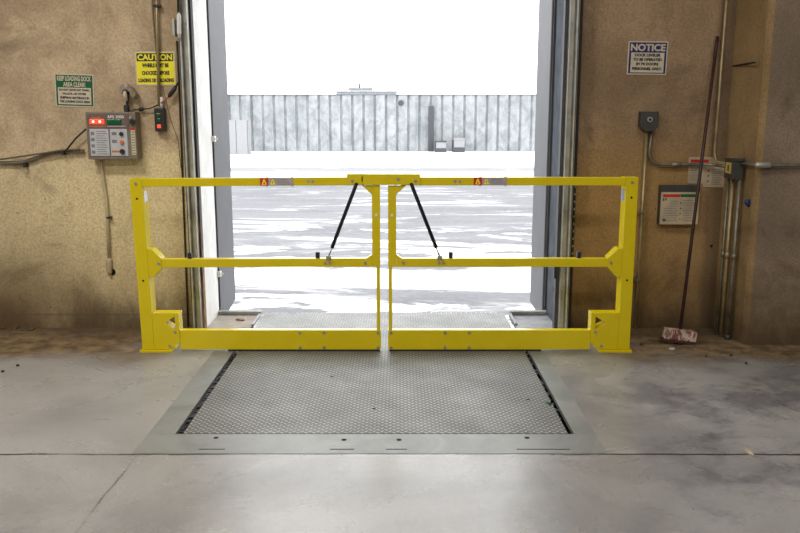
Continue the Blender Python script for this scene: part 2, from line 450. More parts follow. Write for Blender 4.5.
# dock seals outside
t = thing('dock_seal', 'pale grey vinyl dock seal pad outside the left edge of the opening', 'dock seal', (-1.5, WO, 0), 'dock seal pads')
pad = MB().prism([(-1.75, -.16), (-1.42, -.16), (-1.335, -.02), (-1.335, 3.0), (-1.75, 3.0)], WO+.02, 6.41)
obj('pad', pad, 'pad', t, bevel=.012)
obj('edge_strip', MB().box(-1.342, -1.328, WO+.002, WO+.018, .05, 3.0), 'pad_dark', t)
for z in (.30, 1.28):
    obj('bracket', MB().box(-1.338, -1.315, WO-.02, WO+.02, z-.02, z+.02).box(-1.338, -1.300, WO-.005, WO+.005, z-.005, z+.006), 'white', t)
t = thing('dock_seal', 'dark grey vinyl dock seal pad outside the right edge of the opening', 'dock seal', (1.3, WO, 0), 'dock seal pads')
pad = MB().prism([(1.50, -.16), (1.13, -.16), (1.056, -.04), (1.056, 3.0), (1.5, 3.0)], WO+.02, 6.41)
obj('pad', pad, 'pad', t, bevel=.012)
obj('edge_strip', MB().box(1.070, 1.084, WO+.001, WO+.018, .05, 3.0), 'pad', t)
# hook and latch on the right jamb
hk = MB().prism([(0, 0), (.018, 0), (.018, .10), (-.004, .15), (-.022, .14), (-.018, .09), (0, .09)], -.006, .006)
o = obj('latch_hook', hk, 'black', j2); o.location = (1.040, W-.0565, .36)
o2 = solo('jamb_cable', MB().tube(rnd([(1.077, 5.47, .0), (1.077, 5.47, .22), (1.06, 5.46, .26), (1.077, 5.47, .31), (1.077, 5.47, .34)], 5, .03), .006), 'cable',
          'short black cable running down the right jamb below the latch hook', 'cable', (1.07, 5.47, 0))

# steel curbs at the outer edge of the floor beside the leveler
solo('edge_curb', MB().box(JL+.01, -1.02, WO-.05, WO, .0015, .028).box(-1.04, -1.02, 5.46, WO-.04, .0015, .014), 'ledge_r',
     'low grey steel curb at the outer edge of the doorway, left of the leveler', 'curb', (-1.2, WO, 0), .004, 'steel edge curbs')
solo('edge_curb', MB().box(.805, JR-.01, WO-.05, WO, .0015, .028).box(.80, .82, 5.46, WO-.04, .0015, .02), 'ledge_r',
     'low grey steel curb at the outer edge of the doorway, right of the leveler', 'curb', (.95, WO, 0), .004, 'steel edge curbs')
solo('wood_chip', MB().box(-1.175, -1.115, 5.60, 5.625, .0, .012, Matrix.Rotation(-.5, 3, 'Z')), 'rusty',
     'small brown wood chip on the pale ledge inside the left jamb', 'chip', (-1.14, 5.61, 0))

# ------------------------------------------------------------------ dock leveler
DX0, DX1, DY0, DY1 = -1.0, .772, 3.515, WO+.01
t = thing('dock_leveler', 'grey steel dock leveler with tread plate deck set in the floor before the opening', 'dock leveler', (-.12, 3.3, 0))
obj('deck', MB().box(DX0, DX1, DY0, DY1, -.012, .002), 'tread', t)
obj('deck_frame', MB().box(DX0+.01, DX0+.05, DY0, DY1-.03, -.16, -.013).box(DX1-.05, DX1-.01, DY0, DY1-.03, -.16, -.013)
    .box(DX0+.05, DX1-.05, DY0, DY0+.04, -.16, -.013), 'rubber', t)
obj('lip', MB().box(DX0+.03, DX1-.03, DY1+.002, DY1+.03, -.40, -.002), 'tread', t)
obj('rear_plate', MB().box(-1.16, .90, 3.296, DY0-.004, -.02, .001), 'steel', t)
obj('side_plate', MB().box(-1.16, -1.035, DY0-.003, W-.01, -.02, .001), 'steel', t)
obj('side_plate', MB().box(.802, .90, DY0-.003, W-.01, -.02, .001), 'steel', t)
obj('side_plate', MB().box(-1.16, -1.035, W, WO-.03, -.02, .0005), 'ledge', t)
obj('side_plate', MB().box(.802, .90, W, WO-.03, -.02, .0005), 'ledge_r', t)
def fpt(px, py):
    u = (px-400)/F; v = (266.5-py)/F; tt = -H/(-SP+v*CP); return (u*tt, (CP+v*SP)*tt)
for (px, py) in ((216, 438), (344, 440), (399, 440), (527, 438)):
    x, y = fpt(px, py)
    obj('lifting_hole', MB().cyl((x, y, .0), (x, y, .0016), .012, seg=16), 'hole', t)
for (px, py) in ((374, 409), (528, 400), (332, 377)):
    x, y = fpt(px, py)
    obj('lifting_hole', MB().cyl((x, y, .0018), (x, y, .003), .009, seg=16), 'hole', t)
for (x0, x1) in ((199, 225), (330, 354), (386, 407), (517, 570)):
    a_, b_ = fpt(x0, 449.5), fpt(x1, 449.5)
    obj('hinge_gap', MB().box(a_[0], b_[0], a_[1]-.003, a_[1]+.004, .0, .0016), 'hole', t)
# ragged weather brush in the gaps
for (gx0, gx1) in ((-1.034, -1.001), (.773, .801)):
    mb = MB(); mb.box(gx0+.004, gx1-.003, DY0, W-.1, -.10, -.05)
    for k in range(60):
        y = DY0 + .01 + k*(W-.15-DY0)/60; w_ = random.uniform(.4, 1)
        mb.box(gx0+.001, gx0+(gx1-gx0)*w_*.9, y, y+.018, -.05, -.012+random.uniform(-.01, .0))
    obj('weather_brush', mb, 'rubber', t)
x, y = fpt(549, 404)
mb = MB()
for k in range(5):
    mb.tube([(x+random.uniform(-.012, .012), y+random.uniform(-.03, .03), .004) for _ in range(4)], .004, 6)
solo('green_scrap', mb, 'green', 'scrap of green twine by the right edge of the tread plate', 'scrap', (x, y, 0))

# ------------------------------------------------------------------ yellow gates
CX = -.096
def gate(s, label):
    t = thing('safety_gate', label, 'safety gate', (CX + s*1.49, G, 0), 'yellow dock safety gates')
    X = lambda a: CX + s*a*.994
    def bx(a, b, y0, y1, z0, z1):
        lo, hi = sorted((X(a), X(b))); return MB().box(lo, hi, y0, y1, z0, z1)
    def pts(l): return [(X(a), z) for a, z in l]
    obj('base_plate', bx(1.335, 1.542, G-.02, G+.14, 0, .016), 'yellow', t, bevel=.002)
    obj('post', bx(1.455, 1.530, G, G+.10, .017, 1.071), 'yellow', t, bevel=.003)
    # foot bracket: plate with triangular hole
    br = MB().holed(pts([(1.283, .247), (1.454, .247), (1.454, .018), (1.345, .018), (1.283, .060)]),
                    pts([(1.309, .226), (1.372, .186), (1.372, .182), (1.310, .143), (1.3089, .146)]), G, G+.085)
    obj('foot_bracket', br, 'yellow', t, bevel=.0015)
    obj('mid_bracket', MB().prism(pts([(1.4545, .645), (1.428, .645), (1.372, .588), (1.372, .527), (1.425, .473), (1.4545, .473)]), G, G+.09), 'yellow', t, bevel=.002)
    obj('top_rail', bx(.12 if s < 0 else .105, 1.4545, G+.001, G+.051, 1.022, 1.0705), 'yellow', t, bevel=.0025)
    obj('mid_rail', bx(.074, 1.3715, G+.004, G+.052, .531, .583), 'yellow', t, bevel=.0025)
    obj('kick_board', bx(.022, 1.2825, G+.004, G+.05, .014, .138), 'yellow', t, bevel=.002)
    obj('bottom_dark_strip', bx(.03, .98, G+.006, G+.03, .003, .0138), 'rubber', t)  # added strip that draws the thin dark line under the kick board
    obj('end_post', bx(.024, .0735, G+.003, G+.05, .531, 1.0215), 'yellow', t, bevel=.002)
    obj('lower_end_post', bx(.026, .048, G+.004, G+.05, .1385, .5305), 'yellow', t, bevel=.0015)
    obj('corner_gusset', MB().prism(pts([(.074, 1.0215), (.132, 1.0215), (.074, .966)]), G+.003, G+.045), 'yellow', t)
    obj('corner_gusset', MB().prism(pts([(.074, .5835), (.108, .5835), (.074, .606)]), G+.006, G+.045), 'yellow', t)
    if s < 0:
        obj('latch_channel', bx(.126, .222, G-.008, G+.058, 1.026, 1.090), 'yellow', t, bevel=.002)
        obj('latch_slot', bx(.128, .134, G-.010, G-.0078, 1.045, 1.075), 'hole', t)
    else:
        obj('latch_channel', bx(-.125, .217, G-.008, G+.058, 1.026, 1.090), 'yellow', t, bevel=.002)
    # gas strut
    a = Vector((X(.165), G-.012, 1.030)); b = Vector((X(.340), G-.012, .594)); m_ = a.lerp(b, .87)
    st = obj('gas_strut', MB().tube([a, a.lerp(b, .03), m_], [.0095, .0115, .0115], 12), 'strutblack', t)
    obj('strut_rod', MB().tube([m_, b], .0045, 8).cyl(b+Vector((0, -.006, 0)), b+Vector((0, .012, 0)), .010), 'rod', st)
    obj('pivot_pin', MB().cyl(a+Vector((0, -.012, 0)), a+Vector((0, .004, 0)), .010), 'strutblack', t)
    obj('strut_bracket', bx(.325, .355, G-.002, G+.003, .575, .600), 'rod', t)
    for q in (1.194, .408):
        obj('bumper', bx(q-.0125, q+.0125, G+.008, G+.034, .5835, .620), 'rubber', t, bevel=.003)
    for (a_, z) in ((1.492, 1.040), (1.388, .557), (1.312, .127), (1.352, .038), (.117, .557), (.335, .557), (.362, .557), (.041, .122), (.041, .028),
                    (.377, .122), (.527, .122), (.377, .028), (.527, .028), (.456, 1.047), (.428, 1.047)):
        y = G+.001 if a_ > 1.3 else G+.004
        obj('bolt', MB().cyl((X(a_), y-.005, z), (X(a_), y, z), .0085), 'bolt', t)
    obj('bolt', MB().cyl((X(.190), G-.013, 1.050), (X(.190), G-.008, 1.050), .0085), 'bolt', t)
    if s > 0: obj('bolt', MB().cyl((X(.085), G-.013, 1.062), (X(.085), G-.008, 1.062), .0085), 'bolt', t)
    for (a_, z) in ((1.492, .950), (1.492, .45)):
        obj('post_hole', MB().cyl((X(a_), G-.0006, z), (X(a_), G+.001, z), .007), 'hole', t)
    obj('post_hole', MB().cyl((X(.048), G+.0015, .845), (X(.048), G+.004, .845), .0075), 'white', t)
    # sticker on the side of the post that faces the opening
    obj('side_sticker', bx(1.4535, 1.4549, G+.02, G+.085, .925, .995), 'white' if s < 0 else 'sticker_blue', t)
    # warning stickers on the top rail (both read left to right)
    x0 = -.836 if s < 0 else .440
    st = obj('warning_sticker', MB().box(x0+.05, x0+.199, G-.0015, G+.0005, 1.0235, 1.069), 'sticker', t)
    obj('red_panel', MB().box(x0, x0+.05, G-.0016, G+.0005, 1.0235, 1.069), 'red', st)
    obj('warning_triangle', MB().prism([(x0+.009, 1.029), (x0+.041, 1.029), (x0+.029, 1.062), (x0+.021, 1.062)], G-.003, G-.0016), 'signyellow', st)
    obj('warning_triangle', MB().prism([(x0+.060, 1.029), (x0+.092, 1.029), (x0+.078, 1.062), (x0+.074, 1.062)], G-.003, G-.0016), 'signyellow', st)
    obj('triangle_mark', MB().prism([(x0+.019, 1.033), (x0+.031, 1.033), (x0+.025, 1.05)], G-.0038, G-.003), 'red', st)
    obj('triangle_mark', MB().box(x0+.0745, x0+.0775, G-.0038, G-.003, 1.036, 1.052), 'ink', st)
    mb = MB()
    for r in range(4): mb.box(x0+.10, x0+.19-r*.008, G-.0022, G-.0015, 1.031+r*.009, 1.0335+r*.009)
    obj('small_print', mb, 'ink_grey', st)
    for xx in (x0+.04, x0+.19):
        for z in (1.017, 1.0705):
            obj('clip', MB().box(xx-.005, xx+.005, G+.012, G+.026, z, z+.006), 'yellow', t)
    # the frame has sagged a little out of true
    base = LOC[t.name]
    for ch in t.children_recursive:
        for v in ch.data.vertices:
            q = v.co + base; a_ = abs(q.x - CX); up = max(0, min(1, (q.z-.15)/.85))
            dz = (.010*(1-a_/1.53) + .002) if s < 0 else .010
            dx = (.018*(1-min(1, q.z/1.05))*max(0, min(1, (a_-1.1)/.35))) if s < 0 else 0
            v.co.z += dz*up; v.co.x += dx
    return t
gate(-1, 'left half of the yellow steel dock gate, with a white sticker on its post')
gate(1, 'right half of the yellow steel dock gate, with a grey-blue sticker on its post')

# ------------------------------------------------------------------ signs
def sign(name, label, px, py, w, h, back, rot, border='paper_edge'):
    c = P(px, py, W-.004)
    t = thing(name, label, 'sign', c)
    obj('sign_board', MB().box(c.x-w/2, c.x+w/2, W-.004, W-.0005, c.z-h/2, c.z+h/2), border, t, bevel=.0008)
    i = .008
    obj('printed_panel', MB().box(c.x-w/2+i, c.x+w/2-i, W-.0048, W-.0038, c.z-h/2+i, c.z+h/2-i), back, t)
    t.rotation_euler.y = rot
    return t, c
t, c = sign('dock_safety_sign', 'green and cream sign reading KEEP LOADING DOCK AREA CLEAR', 74.5, 90.5, .255, .212, 'green', .03)
obj('text_panel', MB().box(c.x-.108, c.x+.108, W-.0055, W-.0046, c.z-.090, c.z+.018), 'paper_edge', t)
text('', 0, 0, W-.0055, 0, 0, 'paper_edge', t, .035, rows=[('KEEP LOADING DOCK', c.x, c.z+.076, .222, .032), ('AREA CLEAR!', c.x, c.z+.038, .145, .030)])
text('', 0, 0, W-.0062, 0, 0, 'ink', t, .05, rows=[(b, c.x, c.z+.002-k*.0245, w_, .016) for k, (b, w_) in enumerate((('DO NOT LEAVE ANY TRASH,', .20), ('PALLETS, OR OTHER', .155), ('SHIPPING MATERIALS IN', .19), ('THE LOADING DOCK AREA!', .20)))])
t, c = sign('caution_sign', 'yellow and black sign reading CAUTION about chocking wheels', 155.5, 68.5, .262, .218, 'signyellow', -.005, 'paper_edge')
obj('header_band', MB().box(c.x-.119, c.x+.119, W-.0058, W-.0046, c.z+.046, c.z+.097), 'ink', t)
text('', 0, 0, W-.0066, 0, 0, 'signyellow', t, .035, rows=[('CAUTION', c.x, c.z+.0715, .225, .038)])
text('', 0, 0, W-.0055, 0, 0, 'ink', t, .06, rows=[('WHEELS MUST BE', c.x, c.z+.020, .172, .026), ('CHOCKED BEFORE', c.x, c.z-.028, .18, .026), ('LOADING OR UNLOADING', c.x, c.z-.075, .232, .026)])
t, c = sign('notice_sign', 'navy and cream sign reading NOTICE about the dock leveler', 647.5, 58, .258, .212, 'navy', .012)
obj('text_panel', MB().box(c.x-.108, c.x+.108, W-.0058, W-.0046, c.z-.092, c.z+.034), 'paper_edge', t)
text('', 0, 0, W-.0055, 0, 0, 'paper_edge', t, .035, rows=[('NOTICE', c.x, c.z+.066, .225, .046)])
text('', 0, 0, W-.0066, 0, 0, 'ink', t, .06, rows=[('DOCK LEVELER', c.x, c.z+.018, .168, .0185), ('TO BE OPERATED', c.x, c.z-.010, .187, .0185), ('BY PS DOORS', c.x, c.z-.038, .145, .0185), ('PERSONNEL ONLY.', c.x, c.z-.068, .196, .0185)])

# ------------------------------------------------------------------ control box on the left
A = P(85, 112, W-.10); B = P(138, 161, W-.10)
x0, x1, z1, z0 = A.x, B.x, A.z, B.z+.01
t = thing('control_box', 'beige-grey dock control box with lit red lamps on the left wall', 'control box', ((x0+x1)/2, W, z0))
obj('housing', MB().box(x0, x1, W-.10, W-.001, z0, z1), 'ctrl', t, bevel=.005)
fx1 = x0 + (x1-x0)*.865
obj('face_plate', MB().box(x0+.012, fx1, W-.104, W-.0995, z1-.125, z1-.012), 'ctrl_face', t)
w_ = fx1-x0
rx0, rx1 = x0+w_*.10, x0+w_*.44
lens = obj('red_lens', MB().box(rx0, rx1, W-.112, W-.1035, z1-.078, z1-.044), 'red_glow', t, bevel=.0042, label='lit red lens')
for q in (.27, .72):
    xx = rx0+(rx1-rx0)*q
    obj('bulb', MB().cyl((xx, W-.116, z1-.061), (xx, W-.1115, z1-.061), .0075), 'red_hot', lens)
gx0, gx1 = x0+w_*.50, x0+w_*.83
obj('green_lens', MB().box(gx0, gx1, W-.112, W-.1035, z1-.080, z1-.046), 'green_off', t, bevel=.004)
text('APS 2000', x0+w_*.70, z1-.031, W-.1045, w_*.38, .019, 'white', t, .02)
obj('warning_line', MB().box(x0+w_*.07, x0+w_*.46, W-.1050, W-.1038, z1-.093, z1-.0885), 'orange', t)
obj('white_line', MB().box(x0+w_*.50, x0+w_*.92, W-.1050, W-.1038, z1-.093, z1-.0885), 'label_grey', t)
obj('name_line', MB().box(x0+w_*.14, x0+w_*.34, W-.1050, W-.1038, z1-.038, z1-.033), 'orange', t)
lz0, lz1 = z0+.022, z1-.108
l1 = obj('instruction_label', MB().box(x0+w_*.075, x0+w_*.52, W-.106, W-.0995, lz0, lz1), 'label_grey', t, bevel=.003)
mb = MB()
for r in range(11): mb.box(x0+w_*.23, x0+w_*(.48-.03*(r % 3)), W-.1068, W-.1058, lz0+.012+r*.0145, lz0+.0165+r*.0145)
for r in range(4): mb.box(x0+w_*.105, x0+w_*.185, W-.1068, W-.1058, lz0+.016+r*.040, lz0+.036+r*.040)
obj('small_print', mb, 'ink_grey', l1)
l2 = obj('button_label', MB().box(x0+w_*.545, x0+w_*.95, W-.106, W-.0995, lz0, lz1), 'label_grey', t, bevel=.003)
mb = MB()
for r in range(2): mb.box(x0+w_*.59, x0+w_*.70, W-.1068, W-.1058, lz0+.085+r*.05, lz0+.105+r*.05)
obj('small_print', mb, 'ink_grey', l2)
for k, (mt, z) in enumerate((('black', lz1-.032), ('orange', lz1-.085), ('black', lz0+.030))):
    obj('button', MB().cyl((x0+w_*.82, W-.122, z), (x0+w_*.82, W-.106, z), .0125 if k < 2 else .016, seg=18), mt, t, bevel=.002)
obj('warning_line', MB().box(x0+w_*.57, x0+w_*.76, W-.1068, W-.1058, lz0+.024, lz0+.036), 'orange', l2)
sl = obj('side_label', MB().box(fx1+.008, x1-.008, W-.1025, W-.0995, z0+.03, z1-.10), 'paper_edge', t)
obj('label_header', MB().box(fx1+.008, x1-.008, W-.1035, W-.1022, z1-.115, z1-.10), 'red', sl)
mb = MB()
for r in range(9): mb.box(fx1+.012, x1-.012, W-.1032, W-.1022, z0+.038+r*.017, z0+.044+r*.017)
obj('small_print', mb, 'ink_grey', sl)
kx = (fx1+x1)/2+.004
obj('key_switch', MB().cyl((kx, W-.122, z1-.062), (kx, W-.099, z1-.062), .016, seg=18), 'black', t)
obj('lock', MB().cyl((kx-.014, W-.108, z1-.035), (kx-.014, W-.099, z1-.035), .009, seg=14), 'galv', t)

# lamp bracket above the box
zb = z1
t = thing('work_lamp', 'small tarnished lamp on a bracket above the control box', 'lamp', P(127, 112, W-.06))
p0 = P(127, 112, W-.05); p1 = P(128, 92, W-.05); p2 = P(122, 86, W-.09)
obj('stem', MB().tube([p0, P(127.5, 100, W-.05), p1], .009), 'cable', t)
def outline(l, Y0, Y1): return MB().prism([(P(a_, b_, Y0).x, P(a_, b_, Y0).z) for a_, b_ in l], Y0, Y1)
obj('hood', outline([(119.3, 84.5), (122, 83.2), (126, 84), (131, 87.5), (135, 93), (135.5, 96), (132.5, 99), (130.5, 97), (129.5, 92.5), (126.5, 89.5), (123, 90), (121.5, 94.5), (119, 91)], W-.09, W-.02), 'brass', t, bevel=.004)
obj('bulb', MB().tube([P(124.4, 90, W-.07), P(124.8, 94, W-.07), P(126.4, 101, W-.07)], [.010, .015, .008], 12), 'paper_edge', t)
obj('stem_clamp', MB().box(p0.x-.014, p0.x+.014, W-.07, W-.03, p0.z+.002, p0.z+.045), 'cable', t, bevel=.003)

# conduits and cables of the left wall
def run(name, label, cat, pix, Y, r, mat, rad=.04, group=None):
    pts = [P(a, b, Y) for a, b in pix]
    return solo(name, MB().tube(rnd(pts, 6, rad), r, 10), mat, label, cat, pts[0], group=group)
run('conduit', 'bent brownish metal conduit running left from the control box to the photo edge', 'conduit', ((-60, 163), (22, 163), (50, 153), (62, 151.5), (84, 151)), W-.02, .0125, 'conduit')
run('cable', 'thin dark cable sloping above the bent conduit at the left edge', 'cable', ((-60, 162), (0, 159.5), (48, 152.5), (62, 150), (80, 149.5)), W-.045, .006, 'brown_cable')
run('cable', 'short black cable rising diagonally into the left side of the control box', 'cable', ((66, 150.5), (76, 138), (86, 129)), W-.048, .006, 'cable', .02)
for px, py, lb in ((25.3, 164.3, 'small dark clip under the bent conduit on the left wall, where it starts to rise'), (63.5, 152, 'small dark clip on the bent conduit near the control box')):
    c = P(px, py, W-.03)
    solo('conduit_clip', MB().box(c.x-.008, c.x+.008, W-.05, W+.0005, c.z-.019, c.z+.013), 'cable', lb, 'clip', c, .002, 'clips on the left conduit')
t = thing('drop_conduit', 'pale slightly bent conduit hanging from the control box to an end cap', 'conduit', P(109, 275, W-.02))
obj('pipe', MB().tube(rnd([P(101, 160, W-.03), P(103, 180, W-.02), P(106.5, 200, W-.02), P(109.3, 262, W-.02)], 6, .08), .0105), 'conduit_pale', t)
c = P(109.3, 266, W-.02)
obj('end_cap', MB().tube([P(109, 258, W-.02), P(109, 261, W-.02), P(109.3, 271, W-.02), P(109.8, 275, W-.02)], [.014, .019, .019, .010], 12), 'paper', t)
c = P(110.3, 217.5, W-.02)
obj('strap', MB().box(c.x-.022, c.x+.008, W-.034, W-.001, c.z-.006, c.z+.006), 'cable', t)
c = P(112.2, 272, W)
solo('wall_hole', MB().tube([(c.x, W-.0015, c.z), (c.x, W, c.z)], .024, 14), 'hole', 'dark round hole in the wall behind the conduit end cap', 'hole', c)

# overhead pull rods and pendant
p_top = P(152.5, -20, W-.03)
t = thing('hanging_conduit', 'pair of thin conduits coming down across the yellow caution sign', 'conduit', P(158, 108, W-.03))
obj('pipe', MB().tube([P(156.2, -25, W-.03), P(157, 30, W-.03), P(159.3, 106, W-.03)], .0095), 'conduit_b', t)
obj('pipe', MB().tube([P(150.5, -25, W-.022), P(153.5, 20, W-.022), P(157.3, 60, W-.022), P(158.5, 104, W-.022)], .005), 'brown_cable', t)
c = P(157, 6, W-.03); obj('coupling', MB().box(c.x-.02, c.x+.026, W-.045, W-.015, c.z-.008, c.z+.008), 'cable', t, bevel=.002)
A = P(154, 108, W-.05); B = P(165.3, 131.5, W-.05)
t = thing('pendant_control', 'small black pendant control with green and red buttons below the caution sign', 'control', ((A.x+B.x)/2, W-.03, B.z))
obj('body', MB().box(A.x, B.x, W-.055, W-.008, B.z, A.z), 'black', t, bevel=.004)
cx = (A.x+B.x)/2
for z, m_ in ((A.z-.045, 'green_off'), (A.z-.078, 'green_off'), (A.z-.118, 'red_glow')):
    obj('button', MB().box(cx-.016, cx+.008, W-.060, W-.0545, z-.011, z+.011), m_, t, bevel=.002)
c = P(161.5, 102, W-.03)
obj('cable_gland', MB().tube([P(161.6, 97, W-.03), P(161.6, 108, W-.03)], .0095), 'white', t)
t = thing('cable', 'thin dark lead with a plug running right from the control box to the pendant', 'cable', P(133, 110, W-.03))
obj('lead', MB().tube(rnd([P(133, 110, W-.03), P(141, 109.3, W-.03), P(150, 108.5, W-.03), P(158, 105, W-.03)], 6, .02), .0045), 'cable', t)
obj('plug', MB().tube([P(139.3, 109.8, W-.03), P(143.3, 109, W-.03)], .0125, 12), 'black', t)
run('cable', 'short orange wire between the pendant top and the black connector', 'cable', ((161, 103), (165, 100), (169, 96.5)), W-.045, .005, 'orange_cable', .02)
c = P(172, 93, W-.04)
t = thing('cable_connector', 'black inline cable connector slanting up to the door track', 'connector', c)
obj('sleeve', MB().tube([P(168.5, 97, W-.045), P(170, 95, W-.045), P(175, 88, W-.045), P(176, 86.5, W-.045)], [.008, .014, .014, .008], 12), 'black', t)
obj('lead', MB().tube(rnd([P(176, 86.5, W-.045), P(179.5, 80, W-.04), P(181.3, 70, W-.035)], 5, .03), .0065), 'black', t)
run('pull_wire', 'very thin wire slanting down from the caution sign beside the pendant', 'wire', ((162, 84), (170, 118), (178, 140), (181, 168)), W-.002, .0022, 'brown_cable', .02)
# limit switch high on the left
t = thing('limit_switch', 'pale grey switch box high on the left beside the door track', 'switch', P(178, 40, W-.04))
A = P(172.5, 19, 5.27); B = P(175.6, 36, 5.27)
obj('mount', MB().box(A.x, B.x, 5.25, W-.001, B.z, A.z), 'galv', t, bevel=.003)
obj('body', MB().tube([P(178.8, 13.5, 5.27), P(178.8, 16, 5.27), P(179, 33, 5.27), P(179, 35, 5.27)], [.008, .0135, .0135, .011], 14), 'white', t)
obj('tail', MB().tube([P(179, 35, 5.27), P(179.2, 40, 5.28)], [.010, .004], 10), 'galv', t)
run('cable', 'black cable dropping down the wall edge beside the left door track', 'cable', ((178, -25), (178.4, 12)), 5.27, .008, 'black', .02)
run('cable', 'black cable below the pale grey switch box along the left track', 'cable', ((176.8, 41), (178.5, 75), (180, 110), (183.3, 200), (186.8, 290), (188.1, 326)), W-.010, .006, 'black', .02)

# ------------------------------------------------------------------ right wall fittings
t = thing('outlet_box', 'dark grey wall box with round fitting above two conduits, under the notice sign', 'electrical box', P(648, 128, W))
A = P(641.5, 111.5, W-.07); B = P(658, 131.5, W-.07)
obj('body', MB().prism([(A.x, A.z), (B.x, A.z), (B.x, B.z+.03), (B.x-.03, B.z), (A.x+.03, B.z), (A.x, B.z+.03)], W-.07, W-.001), 'box_grey', t, bevel=.003)
c = P(649.6, 119.5, W-.07)
f_ = obj('round_fitting', MB().cyl((c.x, W-.082, c.z), (c.x, W-.0695, c.z), .017, seg=20), 'galv', t)
obj('core', MB().cyl((c.x, W-.086, c.z), (c.x, W-.0815, c.z), .009, seg=16), 'black', f_)
t = thing('conduit', 'brassy conduit running straight down from the outlet box to the floor', 'conduit', P(634, 326, W-.02))
q1 = P(646.8, 131, W-.03); 
obj('pipe', MB().tube([(q1.x, W-.03, q1.z), (q1.x-.002, W-.03, .0)], .0105), 'conduit_b', t)
for z in (.35, .8):
    obj('strap', MB().box(q1.x-.03, q1.x+.012, W-.043, W-.001, z-.008, z+.008), 'conduit', t)
q2 = P(651.8, 131, W-.03)
zc = P(700, 164.5, W-.03).z
t = thing('conduit', 'grey conduit bending right from the outlet box to the corner junction box', 'conduit', (q2.x, W-.03, zc))
obj('pipe', MB().tube(rnd([(q2.x, W-.03, q2.z), (q2.x-.012, W-.03, zc), (2.06, W-.03, zc), (2.115, 5.24, zc-.005)], 8, .10), .0105), 'conduit', t)
obj('coupling', MB().cyl((1.80, W-.03, zc), (1.86, W-.03, zc), .014), 'conduit', t)
zc2 = zc + .012
t = thing('conduit', 'thin brassy conduit coming down behind the broom handle into the corner box', 'conduit', (2.085, W-.05, zc2))
obj('pipe', MB().tube(rnd([(2.085, W-.05, 3.0), (2.070, W-.05, zc2), (2.12, 5.235, zc2)], 8, .10), .009), 'conduit_b', t)
# junction box in the corner
jb0, jb1 = P(733, 159, 5.11), P(744.5, 179.5, 5.11)
t = thing('junction_box', 'grey junction box with a yellow label mounted in the wall corner', 'electrical box', (2.13, 5.17, jb1.z))
JX0, JX1 = jb0.x, 2.167
obj('body', MB().box(JX0, JX1, 5.11, 5.235, jb1.z, jb0.z), 'box_grey', t, bevel=.003)
lb = obj('yellow_label', MB().box(JX0-.0016, JX0-.0003, 5.125, 5.215, jb1.z+.035, jb0.z-.025), 'yellow_trim', t, label='yellow label')
obj('label_mark', MB().box(JX0-.0026, JX0-.0016, 5.16, 5.18, jb1.z+.05, jb0.z-.04), 'ink', lb)
obj('cover_rim', MB().box(JX0-.004, JX1, 5.100, 5.1095, jb0.z-.012, jb0.z+.004), 'box_grey', t)
# riser conduits down the pier side
for k, (xx, yy, r, m_, lb) in enumerate(((2.152, 5.125, .012, 'conduit', 'grey conduit nearest the room among the three risers below the junction box'),
                                     (2.128, 5.175, .011, 'conduit_b', 'brassy conduit in the middle of the three risers below the junction box'),
                                     (2.118, 5.218, .009, 'conduit', 'thin conduit deepest in the corner among the three risers below the junction box'))):
    t = thing('conduit', lb, 'conduit', (xx, yy, 0), 'riser conduits in the corner')
    obj('pipe', MB().tube([(xx, yy, 0), (xx, yy, jb1.z-.001)], r), m_, t)
    obj('coupling', MB().cyl((xx, yy, .53), (xx, yy, .57), r+.004), m_, t)
    if k == 0: obj('floor_fitting', MB().cyl((xx, yy, 0), (xx, yy, .03), r+.010, r+.003), 'box_grey', t)
# horizontal conduit over pier front
zh = P(760, 165, 4.96).z
t = thing('conduit', 'horizontal grey conduit running right from the junction box across the pier', 'conduit', (2.3, 4.955, zh))
obj('pipe', MB().tube(rnd([(2.150, 5.105, zh), (2.175, 5.0, zh), (2.21, 4.955, zh), (2.28, 4.955, zh), (4.2, 4.955, zh)], 6, .03), .0115), 'conduit', t)
obj('coupling', MB().tube([P(755, 165, 4.955), P(757, 165, 4.955), P(769, 165, 4.955), P(771, 165, 4.955)], [.013, .018, .018, .013], 14), 'galv', t)

# placards
A = P(689, 157, W-.003); B = P(725, 187.5, W-.003)
t = thing('instruction_sheet', 'torn cream instruction sheet with red header behind the conduit and broom handle', 'sheet', ((A.x+B.x)/2, W, B.z))
w_, h_ = B.x-A.x, A.z-B.z
obj('sheet', MB().prism([(A.x, A.z), (A.x+w_*.62, A.z), (A.x+w_*.70, A.z-h_*.12), (B.x-.004, A.z-h_*.16), (B.x, B.z), (A.x+w_*.42, B.z+.004), (A.x+w_*.40, B.z+h_*.13), (A.x+.002, B.z+h_*.13)], W-.004, W-.0005), 'paper', t)
obj('red_header', MB().box(A.x+.012, A.x+w_*.52, W-.0052, W-.0038, A.z-h_*.18, A.z-h_*.08), 'red', t)
mb = MB()
for r in range(6): mb.box(A.x+w_*.08, A.x+w_*(.36-.03*(r % 2)), W-.005, W-.0038, B.z+h_*(.25+r*.075), B.z+h_*(.27+r*.075))
for r in range(8): mb.box(A.x+w_*.62, A.x+w_*(.92-.05*(r % 2)), W-.005, W-.0038, B.z+h_*(.10+r*.07), B.z+h_*(.12+r*.07))
obj('small_print', mb, 'ink_grey', t)
mb = MB()
for r in range(3):
    z = B.z+h_*(.17+r*.17); mb.prism([(A.x+w_*.52, z), (A.x+w_*.57, z+.008), (A.x+w_*.52, z+.016)], W-.005, W-.0038)
obj('arrow_mark', mb, 'ink', t)

